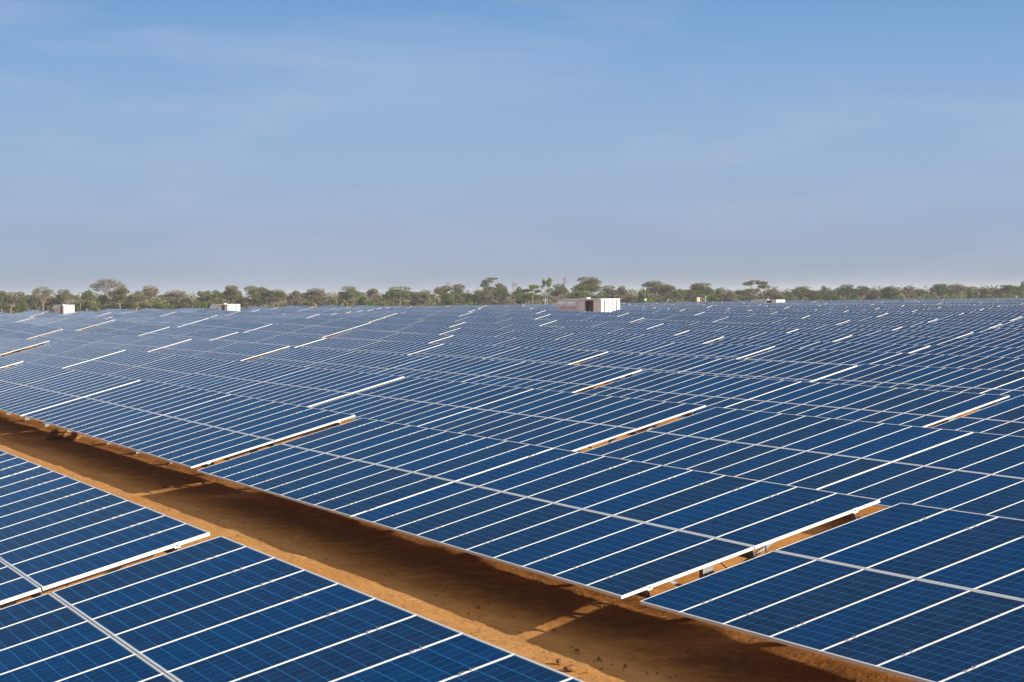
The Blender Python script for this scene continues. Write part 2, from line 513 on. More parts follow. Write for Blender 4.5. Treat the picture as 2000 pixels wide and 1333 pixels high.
# the containers keep a clearing in the field
C_POS = {'main': (1149, 246.0), 'second': (440, 395.0), 'left': (125, 480.0), 'right': (1500, 505.0)}
def at_depth(px, d):
    r = ray(px, 600); r.z = 0
    t = d / (r.x * fw.x + r.y * fw.y) * 1.0
    p = Vector((CAM.x, CAM.y, 0)) + r * t
    return p.x, p.y
tabs = []
for r in range(0, 48):
    for c in range(-30, 4):
        x0 = c * COLW; y0 = (r - 2) * PITCHY
        if x0 < X_WEST: continue
        vis = False; dm = 1e9
        for ux in (0, W_TAB / 2, W_TAB):
            for vy in (0, D_TAB):
                d = fdepth(x0 + ux, y0 + vy); s = fside(x0 + ux, y0 + vy)
                if d > 9 and abs(s) < d * 0.2515 + 1.5: vis = True
                dm = min(dm, d)
        if not vis:
            continue
        hit = False
        for nme, (px_, dd) in C_POS.items():
            cx, cy = at_depth(px_, dd)
            if x0 - 1 < cx + 6.5 and x0 + W_TAB + 1 > cx - 6.5 and y0 - 1.0 < cy + 1.5 and y0 + D_TAB + 1.0 > cy - 1.5:
                hit = True
        if hit: continue
        tabs.append((dm, r, c, x0, y0))
tabs.sort()
near_things = tabs[:300]
rest = tabs[300:]
print('tables', len(tabs))

ORD = ['first', 'second', 'third', 'fourth', 'fifth', 'sixth', 'seventh', 'eighth', 'ninth', 'tenth', 'eleventh', 'twelfth', 'thirteenth',
       'fourteenth', 'fifteenth', 'sixteenth', 'seventeenth', 'eighteenth', 'nineteenth', 'twentieth']
def ordn(k):
    if k <= 20: return ORD[k - 1]
    tens = {2: 'twenty', 3: 'thirty', 4: 'forty'}[k // 10]
    return tens + ('th' if k % 10 == 0 else '-' + ORD[k % 10 - 1]) if k % 10 else {20: 'twentieth', 30: 'thirtieth', 40: 'fortieth'}[k]
row_first = {}
for dm, r, c, x0, y0 in sorted(near_things, key=lambda t: -t[2]):
    row_first.setdefault(r, []).append(c)
SPECIAL = {(1, 1): 'blue solar table filling the lower left corner, nearest the camera',
           (1, 0): 'blue solar table at the left edge, its white end frame meeting the near aisle edge',
           (2, 0): 'long blue solar table in the lower centre, low edge along the brown aisle',
           (2, 1): 'blue solar table in the lower right corner with its low edge along the brown aisle',
           (2, -1): 'blue solar table along the aisle behind the small heap of red earth clods',
           (2, -2): 'blue solar table along the aisle at the far left edge, just beyond the earth clods'}

def table_pose(r, c, x0, y0):
    if (r, c) in FIT:
        dz, sl = FIT[(r, c)]
        return dz, math.radians(sl)
    zl = ground_z(x0, y0 + 1.9); zr = ground_z(x0 + W_TAB, y0 + 1.9)
    rs = random.Random(r * 97 + c * 13 + 5)
    return zl + rs.uniform(-1, 1) * (0.035 + 0.03 * smooth(110, 200, fdepth(x0 + 10, y0))), math.atan2(zr - zl, W_TAB) + math.radians(rs.uniform(-0.2, 0.2))

for idx, (dm, r, c, x0, y0) in enumerate(near_things):
    z, sl = table_pose(r, c, x0, y0)
    t = link('solar_table', None, None, (x0, y0, z), (0, -sl, 0))
    t.empty_display_size = 0.5
    if (r, c) in SPECIAL: lab = SPECIAL[(r, c)]
    else:
        pos = row_first[r].index(c) + 1
        lab = 'blue solar table %s from the right in the %s row past the aisle' % (ordn(pos), ordn(r - 1)) if r >= 2 else \
              'blue solar table on the near side of the aisle, %s from the right' % ordn(pos)
    tag(t, lab, 'solar table', 'solar tables standing in rows')
    if idx < 12 or (r, c) in SPECIAL:
        lvl = 0
    elif dm < 135: lvl = 1
    else: lvl = 2
    if lvl <= 1:
        for rr in range(2):
            for i in range(20):
                p = PL(mod_u(i), rr * (ML + GAP))
                o = link('solar_module', ME_GLASS if lvl == 0 else ME_MODULE, t, p, (TILT, 0, 0))
                if lvl == 0: link('frame', ME_FRAME, o)
        for v in PURL: link('purlin', ME_PURLIN, t, PL(0, v, -FH - 0.002), (TILT, 0, 0))
        if lvl == 0:
            for q in POSTX:
                link('post', ME_POST, t, (q, 0, 0)); link('rafter', ME_RAFTER, t, (q, 0, 0)); link('brace', ME_BRACE, t, (q, 0, 0))
        else:
            link('support_frame', ME_SUB, t)
        if (r, c) in ((1, 0), (2, 0), (2, -1)):
            q_ = MB(); pts_ = []
            for k_ in range(13):
                a_ = k_ / 12
                b_ = PL(W_TAB - 0.35 + 0.5 * math.sin(a_ * 3.14159), 1.55 + 0.75 * a_, -0.07)
                b_.z -= 0.42 * math.sin(a_ * 3.14159)
                pts_.append(b_)
            q_.tube(pts_, [0.008] * 13, 6)
            link('cable', q_.mesh('cable', [M_HOLE], True), t)
        if (r, c) in ((1, 0), (1, 1), (2, 0), (2, 1), (2, -1)):
            for v in (PURL[0], PURL[2]):
                for i in range(1, 20):
                    u = mod_u(i) - (0.007 if i != 10 else WG / 2 + 0.007)
                    link('clamp', ME_CLAMP, t, PL(u, v), (TILT, 0, 0))
                link('end_clamp', ME_ECLAMP, t, PL(W_TAB, v), (TILT, 0, 0))
    else:
        link('module_field', ME_FIELD, t); link('support_frame', ME_SUB, t)

if rest:
    mb = MB()
    k = 0
    for dm, r, c, x0, y0 in rest:
        z, sl = table_pose(r, c, x0, y0)
        TT = Matrix.Translation((x0, y0, z)) @ Matrix.Rotation(-sl, 4, 'Y')
        for rr in range(2):
            for i in range(20):
                k += 1
                T = TT @ Matrix.Translation(PL(mod_u(i), rr * (ML + GAP))) @ RX
                glass_into(mb, T, 0, k % 400, 2)
                mb.box(0, FR, 0, ML, -FH, 0, 1, T, skip=(0, 2, 4)); mb.box(MW - FR, MW, 0, ML, -FH, 0, 1, T, skip=(0, 2, 4))
                mb.box(FR, MW - FR, 0, FS, -FH, 0, 1, T, skip=(0, 3, 4, 5)); mb.box(FR, MW - FR, ML - FS, ML, -FH, 0, 1, T, skip=(0, 2, 3, 5))
        for q in POSTX:
            mb.box(q - 0.05, q + 0.05, 1.6, 1.76, -0.4, 0.98, 2, TT)
    tag(link('distant_solar_tables', mb.mesh('distant_solar_tables', [M_GLASS, M_FRAME, M_BACK])),
        'thin blue band of the farthest solar tables below the tree line', 'solar tables', kind='stuff')

# ------------------------------------------------------------------ containers
M_CONT = mat_plain('white_container_paint', (0.88, 0.91, 0.93), 0.45, 0.0, 0.03, 2.0)
M_CONTD = mat_plain('container_door_gasket', (0.22, 0.22, 0.21), 0.7)
M_DARK = mat_plain('louvre_dark_mesh', (0.10, 0.09, 0.07), 0.8)
M_INT = mat_plain('olive_equipment_bay', (0.13, 0.12, 0.08), 0.7)
M_AC = mat_plain('intake_hood_paint', (0.90, 0.92, 0.95), 0.5)
M_CONC = mat_plain('concrete_pad', (0.42, 0.40, 0.36), 0.9)
def container(px, depth, zt, label, Lc=12.19, full=True):
    x, y = at_depth(px, depth)
    Wc, Hc = 2.44, 2.74
    z0 = zt - Hc
    t = link('shipping_container', None, None, (x, y, z0))
    tag(t, label, 'container')
    hx, hy = Lc / 2, Wc / 2
    # corrugated long sides and back end, with the equipment bay opening in the south side
    b = MB()
    def corr(xa, xb, ya, sgn):
        n_ = max(1, int(round((xb - xa) / 0.28)))
        st = (xb - xa) / n_
        for i in range(n_):
            a = xa + i * st
            pr = [(a, 0), (a + st * .25, 0), (a + st * .38, .036), (a + st * .87, .036), (a + st, 0)]
            for (p, dp), (q, dq) in zip(pr[:-1], pr[1:]):
                P = [(p, ya + sgn * -dp, 0.14), (q, ya + sgn * -dq, 0.14), (q, ya + sgn * -dq, Hc - 0.12), (p, ya + sgn * -dp, Hc - 0.12)]
                if sgn > 0: P = P[::-1]
                b.quad(*P)
    bay0, bay1 = -hx + 7.6, -hx + 10.1
    corr(-hx + 0.12, bay0, -hy + 0.03, -1); corr(bay1, hx - 0.12, -hy + 0.03, -1)
    corr(-hx + 0.12, hx - 0.12, hy - 0.03, 1)
    b.box(-hx + 0.03, -hx + 0.08, -hy + 0.12, hy - 0.12, 0.14, Hc - 0.12)
    link('corrugated_wall', b.mesh('corrugated_wall', [M_CONT]), t)
    f = MB()
    for sx_ in (-1, 1):
        for sy_ in (-1, 1):
            f.box(sx_ * hx - (0.12 if sx_ > 0 else 0), sx_ * hx + (0.12 if sx_ < 0 else 0), sy_ * hy - (0.12 if sy_ > 0 else 0), sy_ * hy + (0.12 if sy_ < 0 else 0), 0, Hc)
    for sy_ in (-1, 1):
        ya, yb = (-hy, -hy + 0.12) if sy_ < 0 else (hy - 0.12, hy)
        f.box(-hx + 0.12, hx - 0.12, ya, yb, Hc - 0.12, Hc - 0.003); f.box(-hx + 0.12, hx - 0.12, ya, yb, 0, 0.14)
    for sx_ in (-1, 1):
        xa, xb = (-hx, -hx + 0.12) if sx_ < 0 else (hx - 0.12, hx)
        f.box(xa, xb, -hy + 0.12, hy - 0.12, Hc - 0.10, Hc - 0.003); f.box(xa, xb, -hy + 0.12, hy - 0.12, 0, 0.14)
    for xx in (bay0, bay1):
        f.box(xx - 0.05, xx + 0.05, -hy + 0.005, -hy + 0.10, 0.14, Hc - 0.12)
    link('frame', f.mesh('frame', [M_CONT]), t)
    rf = MB(); rf.box(-hx - 0.05, hx + 0.05, -hy - 0.10, hy + 0.05, Hc, Hc + 0.07)
    rf.box(-hx + 5.9, -hx + 6.3, -0.2, 0.2, Hc + 0.07, Hc + 0.22)
    link('roof', rf.mesh('roof', [M_CONT]), t)
    # doors on the sunlit east end
    for s_ in (-1, 1):
        d = MB()
        ya, yb = (-hy + 0.13, -0.012) if s_ < 0 else (0.012, hy - 0.13)
        d.box(hx - 0.09, hx - 0.045, ya, yb, 0.15, Hc - 0.11)
        d.box(hx - 0.045, hx - 0.030, ya + 0.02, ya + 0.07, 0.2, Hc - 0.16, 1)
        do = link('door', d.mesh('door', [M_CONT, M_CONTD]), t)
        for kk in (0.30, 0.72):
            q = MB(); yq = ya + (yb - ya) * kk
            q.tube([(hx - 0.01, yq, 0.12), (hx - 0.01, yq, Hc - 0.08)], [0.026, 0.026], 6)
            q.box(hx - 0.03, hx + 0.025, yq - 0.05, yq + 0.05, 0.9, 0.97)
            q.box(hx - 0.045, hx - 0.036, yq - 0.085, yq + 0.085, 0.16, Hc - 0.13)
            link('lock_bar', q.mesh('lock_bar', [M_CONTD]), do)
    if full:
        for xa in (-hx + 0.35, -hx + 3.2):
            q = MB()
            z1 = Hc - 0.22
            q.hexa([(xa, -hy - 0.42, z1 - 0.62), (xa + 2.35, -hy - 0.42, z1 - 0.62), (xa + 2.35, -hy, z1 - 0.62), (xa, -hy, z1 - 0.62),
                    (xa, -hy - 0.42, z1 - 0.26), (xa + 2.35, -hy - 0.42, z1 - 0.26), (xa + 2.35, -hy, z1), (xa, -hy, z1)])
            h_ = link('air_intake_hood', q.mesh('air_intake_hood', [M_AC]), t)
    iv = MB()
    iv.box(bay0 + 0.06, bay1 - 0.06, -0.55, -0.50, 0.14, Hc - 0.14)
    for i in range(3):
        xx = bay0 + 0.5 + i * 0.85
        iv.box(xx, xx + 0.55, -0.9, -0.56, 0.3, 1.9 + 0.15 * i)
    for i in range(4):
        xx = bay0 + 0.35 + i * 0.72
        iv.bar((xx, -hy + 0.09, 0.2), (xx + 0.06, -hy + 0.09, Hc - 0.2), 0.04, 0.04, 1)
    iv.box(bay0 + 0.06, bay1 - 0.06, -1.1, -0.56, 0.10, 0.14)
    link('equipment_bay', iv.mesh('equipment_bay', [M_INT, M_GALV]), t)
    bs = MB()
    for xx in (-hx + 0.4, -hx / 3, hx / 3, hx - 0.4):
        bs.box(xx - 0.25, xx + 0.25, -hy + 0.02, hy - 0.02, -z0 - 1.0, 0)
    link('plinth', bs.mesh('plinth', [M_CONC]), t)
    return t
container(1149, 246, 3.52, 'large white container with two intake hoods, nearest and right of the picture centre')
container(440, 395, 2.72, 'white container with a dark open bay, second from the left above the panels')
container(125, 480, 2.58, 'small white container with glaring white end, near the left edge below the trees')
container(1500, 505, 2.06, 'low white container of which only the roof edge shows over the panels, right of centre', full=False)

# ------------------------------------------------------------------ poles, cabinet and markers by the far edge
M_BLUE = mat_plain('blue_plastic', (0.02, 0.42, 0.75), 0.5)
M_GREEN = mat_plain('green_plastic', (0.02, 0.50, 0.26), 0.5)
M_BEIGE = mat_plain('beige_cabinet', (0.50, 0.40, 0.28), 0.6)
def marker(px, depth, name, label, cat, zt, hw, hh, mat):
    x, y = at_depth(px, depth)
    g = ground_z(x, y)
    t = link(name, None, None, (x, y, g)); tag(t, label, cat)
    q = MB(); q.tube([(0, 0, -0.2), (0, 0, zt - hh)], [0.05, 0.05], 8); link('pole', q.mesh('pole', [M_CONT]), t)
    q = MB(); n_ = 10
    q.tube([(0, 0, zt - hh), (0, 0, zt - hh + 0.06), (0, 0, zt - 0.05), (0, 0, zt)], [hw * 0.5, hw, hw, hw * 0.7], n_)
    q.box(-hw * 0.6, hw * 0.6, -hw * 0.6, hw * 0.6, zt - 0.02, zt)
    link('head', q.mesh('head', [mat], True), t)
marker(1065, 500, 'marker_post', 'bright blue capped post before the pale forked tree, left of the large container', 'marker', 3.0, 0.22, 0.45, M_BLUE)
marker(1378, 560, 'marker_post', 'small bright green capped post beside the beige cabinet', 'marker', 2.95, 0.24, 0.5, M_GREEN)
marker(1985, 560, 'marker_post', 'small bright blue capped post at the right edge above the panels', 'marker', 2.35, 0.22, 0.4, M_BLUE)
def mast(px, depth, label, zt, box=True):
    x, y = at_depth(px, depth); g = ground_z(x, y)
    t = link('camera_mast', None, None, (x, y, g)); tag(t, label, 'mast')
    q = MB(); q.tube([(0, 0, -0.2), (0, 0, zt - 0.25)], [0.06, 0.045], 8); link('pole', q.mesh('pole', [M_GALV]), t)
    q = MB(); q.tube([(0, 0, zt - 0.3), (0, 0, zt - 0.24), (0, 0, zt - 0.05), (0, 0, zt)], [0.08, 0.17, 0.17, 0.06], 10); link('camera_head', q.mesh('camera_head', [M_CONT], True), t)
    if box:
        q = MB(); q.box(0.06, 0.28, -0.17, 0.17, 2.35, 2.75); q.box(0.28, 0.285, -0.15, 0.15, 2.37, 2.73)
        link('control_box', q.mesh('control_box', [M_CONT]), t)
mast(1260, 470, 'thin grey mast with a white camera head and white box, right of the large container', 5.1)
mast(157, 520, 'thin pale mast standing among the trees beside the small left container', 5.4, False)
x, y = at_depth(1363, 530); g = ground_z(x, y)
t = link('equipment_cabinet', None, None, (x, y, g)); tag(t, 'beige box cabinet on legs beside the green post at the far edge', 'cabinet')
q = MB(); q.box(-0.45, 0.45, -0.45, 0.45, 1.7, 2.75); q.box(-0.5, 0.5, -0.5, 0.5, 2.75, 2.82); link('housing', q.mesh('housing', [M_BEIGE]), t)
q = MB(); q.box(0.45, 0.47, -0.12, 0.12, 2.15, 2.4); link('door_plate', q.mesh('door_plate', [M_DARK]), t)
for sx_ in (-0.4, 0.4):
    for sy_ in (-0.4, 0.4):
        q = MB(); q.box(sx_ - 0.04, sx_ + 0.04, sy_ - 0.04, sy_ + 0.04, -0.2, 1.7); link('leg', q.mesh('leg', [M_GALV]), t)

# ------------------------------------------------------------------ trees
def mat_leaf(name, c1, c2, c3):
    m, n, b = new_mat(name)
    oi = nd(n, 'ShaderNodeObjectInfo')
    tg = nd(n, 'ShaderNodeTexCoord')
    f = noise(n, tg.outputs['Object'], 0.9, 3, 0.6)
    f2 = noise(n, tg.outputs['Object'], 6.0, 2, 0.6)
    c = mixc(n, ramp(n, f, 0.35, 0.65), c1, c2)
    c = mixc(n, mth(n, 'MULTIPLY', ramp(n, f2, 0.45, 0.75), 0.55), c, c3)
    v = mth(n, 'ADD', 0.82, mth(n, 'MULTIPLY', oi.outputs['Random'], 0.36))
    vm = nd(n, 'ShaderNodeVectorMath', operation='SCALE')
    n.links.new(c, vm.inputs[0]); n.links.new(v, vm.inputs['Scale'])
    n.links.new(vm.outputs[0], b.inputs['Base Color'])
    b.inputs['Roughness'].default_value = 0.8
    b.inputs['Specular IOR Level'].default_value = 0.1
    return m
LM = {'olive': mat_leaf('acacia_leaves_olive', (0.090, 0.098, 0.034), (0.140, 0.138, 0.050), (0.20, 0.175, 0.090)),
      'grey': mat_leaf('bare_twigs_grey', (0.150, 0.125, 0.085), (0.20, 0.165, 0.115), (0.25, 0.21, 0.15)),
      'green': mat_leaf('bright_green_leaves', (0.075, 0.105, 0.018), (0.12, 0.17, 0.025), (0.15, 0.20, 0.04)),
      'dark': mat_leaf('dark_green_leaves', (0.065, 0.080, 0.028), (0.095, 0.110, 0.040), (0.13, 0.135, 0.055)),
      'mid': mat_leaf('mid_green_leaves', (0.095, 0.120, 0.034), (0.130, 0.155, 0.045), (0.18, 0.19, 0.07))}
M_BARK = mat_plain('pale_bark', (0.27, 0.20, 0.14), 0.9, 0, 0.2, 3.0)

def leaf_pad(mb, rnd, c, rx, rz, n, size, hollow=0.55):
    for _ in range(n):
        while True:
            p = Vector((rnd.uniform(-1, 1), rnd.uniform(-1, 1), rnd.uniform(-1, 1)))
            l = p.length
            if hollow < l <= 1 or (l < hollow and rnd.random() < 0.25): break
        p = Vector((c[0] + p.x * rx, c[1] + p.y * rx, c[2] + p.z * rz))
        s = size * rnd.uniform(0.5, 1.4)
        a = Vector((rnd.gauss(0, 1), rnd.gauss(0, 1), rnd.gauss(0, 0.6))).normalized()
        b = a.cross(Vector((rnd.gauss(0, 1), rnd.gauss(0, 1), rnd.gauss(0, 1)))).normalized()
        mb.quad(p - a * s - b * s * .45, p + a * s - b * s * .45, p + a * s * .7 + b * s * .45, p - a * s * .7 + b * s * .45)

def make_tree(kind, seed):
    """unit tree: height 1 at the crown top, crown radius 0.5-ish before scaling; returns (trunk mesh, crown mesh)"""
    rnd = random.Random(seed)
    tr = MB(); cr_ = MB()
    if kind == 'umbrella':
        fork = rnd.uniform(0.22, 0.36)
        lean = Vector((rnd.uniform(-.06, .06), rnd.uniform(-.06, .06), 0))
        base = Vector((0, 0, -0.03)); fk = lean + Vector((0, 0, fork))
        tr.tube([base, lean * .4 + Vector((0, 0, fork * .5)), fk], [0.034, 0.026, 0.024], 7)
        n = rnd.randint(11, 14)
        for i in range(n):
            a = 2 * math.pi * i / n + rnd.uniform(-.3, .3)
            rr = rnd.uniform(0.10, 0.38) if i else 0.05
            zt = rnd.uniform(0.62, 0.88) - rr * 0.50
            e = Vector((math.cos(a) * rr, math.sin(a) * rr, zt))
            m1 = fk.lerp(e, 0.5) + Vector((0, 0, -0.05))
            tr.tube([fk, m1, e], [0.016, 0.011, 0.004], 5)
            for j in range(3):
                e2 = e + Vector((rnd.uniform(-.1, .1), rnd.uniform(-.1, .1), rnd.uniform(-.02, .06)))
                tr.tube([m1.lerp(e, .6), e2], [0.006, 0.002], 4)
            leaf_pad(cr_, rnd, e, rnd.uniform(0.11, 0.19), rnd.uniform(0.075, 0.12), 400, 0.0165)
        leaf_pad(cr_, rnd, (rnd.uniform(-.05, .05), 0, 0.86), 0.24, 0.10, 480, 0.0165)
    elif kind == 'round':
        fk = Vector((0, 0, 0.2))
        tr.tube([(0, 0, -0.03), fk], [0.035, 0.028], 7)
        n = 12
        for i in range(n):
            a = rnd.uniform(0, 6.28); rr = rnd.uniform(0.08, 0.33); zz = rnd.uniform(0.35, 0.85) - rr * rr
            e = Vector((math.cos(a) * rr, math.sin(a) * rr, zz))
            tr.tube([fk, fk.lerp(e, .5), e], [0.016, 0.01, 0.003], 5)
            leaf_pad(cr_, rnd, e, rnd.uniform(.12, .19), rnd.uniform(.09, .15), 400, 0.018)
    elif kind == 'layered':
        fk = Vector((rnd.uniform(-.04, .04), 0, 0.42))
        tr.tube([(0, 0, -0.03), (0.01, 0, .2), fk], [0.034, 0.025, 0.02], 7)
        for i in range(9):
            a = rnd.uniform(0, 6.28); rr = rnd.uniform(0.1, 0.42); zz = rnd.choice((0.62, 0.76, 0.90)) + rnd.uniform(-.03, .03) - rr * .12
            e = Vector((math.cos(a) * rr, math.sin(a) * rr, zz))
            tr.tube([fk, fk.lerp(e, .45) + Vector((0, 0, .03)), e], [0.015, 0.009, 0.003], 5)
            leaf_pad(cr_, rnd, e, rnd.uniform(.13, .22), rnd.uniform(.055, .085), 430, 0.016)
        leaf_pad(cr_, rnd, (0, 0, .95), .2, .035, 330, 0.015)
    elif kind == 'open':
        fk = Vector((0, 0, 0.30))
        tr.tube([(0, 0, -0.03), fk], [0.036, 0.028], 8)
        for i in range(11):
            a = 2 * math.pi * i / 11 + rnd.uniform(-.2, .2); rr = rnd.uniform(.22, .45); zz = math.sqrt(max(0, 1 - (rr / .52) ** 2)) * .45 + .48
            e = Vector((math.cos(a) * rr, math.sin(a) * rr, zz))
            m1 = fk.lerp(e, .5) + Vector((0, 0, .04))
            tr.tube([fk, m1, e], [0.014, 0.009, 0.003], 6)
            for j in range(5):
                e2 = e + Vector((rnd.uniform(-.13, .13), rnd.uniform(-.13, .13), rnd.uniform(-.08, .05)))
                tr.tube([m1.lerp(e, rnd.uniform(.4, .9)), e2], [0.007, 0.0025], 4)
            leaf_pad(cr_, rnd, e, .15, .07, 190, 0.012, 0.2)
            leaf_pad(cr_, rnd, e + Vector((rnd.uniform(-.1, .1), rnd.uniform(-.1, .1), -.10)), .12, .07, 110, 0.012, 0.2)
        leaf_pad(cr_, rnd, (0, 0, .93), .26, .06, 260, 0.012, 0.2)
    elif kind == 'bush':
        tr.tube([(0, 0, -0.03), (0, 0, .4)], [0.03, 0.012], 6)
        for i in range(12):
            a = rnd.uniform(0, 6.28); rr = rnd.uniform(0, 0.34); zz = rnd.uniform(.12, .8) * (1 - rr * .8)
            leaf_pad(cr_, rnd, (math.cos(a) * rr, math.sin(a) * rr, zz + .05), rnd.uniform(.13, .2), rnd.uniform(.12, .2), 330, 0.024)
            tr.tube([(0, 0, .1), (math.cos(a) * rr, math.sin(a) * rr, zz)], [0.01, 0.003], 4)
    elif kind in ('dead', 'tall'):
        def grow(p, d, l, r_, dep):
            e = p + d * l
            tr.tube([p, p.lerp(e, .5) + Vector((rnd.uniform(-.01, .01), rnd.uniform(-.01, .01), 0)), e], [r_, r_ * .8, r_ * .55], 5)
            if dep == 0:
                if kind == 'tall' and rnd.random() < .9: leaf_pad(cr_, rnd, e + Vector((rnd.uniform(-.03, .03), 0, rnd.uniform(-.04, .03))), rnd.uniform(.05, .10), .05, 60, 0.013, 0.2)
                elif kind == 'dead' and rnd.random() < .5: leaf_pad(cr_, rnd, e, .05, .03, 14, 0.008)
                return
            for _ in range(rnd.randint(2, 3)):
                dd = (d + Vector((rnd.uniform(-.75, .75), rnd.uniform(-.75, .75), rnd.uniform(-.05, .3)))).normalized()
                grow(e, dd, l * rnd.uniform(.55, .82), r_ * .6, dep - 1)
        grow(Vector((0, 0, -0.03)), Vector((0.03, 0, 1)).normalized(), .33, .03, 4)
    return tr.mesh('trunk', [M_BARK], True, uv=False), cr_.mesh('crown', [LM['olive']], False, uv=False)

PROTO = {}
for kd, cnt in (('umbrella', 5), ('round', 4), ('layered', 3), ('open', 2), ('bush', 3), ('dead', 2), ('tall', 2)):
    PROTO[kd] = [make_tree(kd, 100 + 17 * i + hash(len(kd)) * 3) for i in range(cnt)]
    # normalise: crown top at 1, crown half width 0.5
    for tm, cm in PROTO[kd]:
        zs = [v.co.z for v in cm.vertices] or [1]
        rs = sorted(math.hypot(v.co.x, v.co.y) for v in cm.vertices)
        kz = 1 / max(zs); kr = 0.5 / rs[int(len(rs) * .97)]
        for me in (tm, cm):
            for v in me.vertices:
                v.co.x *= kr; v.co.y *= kr; v.co.z *= kz

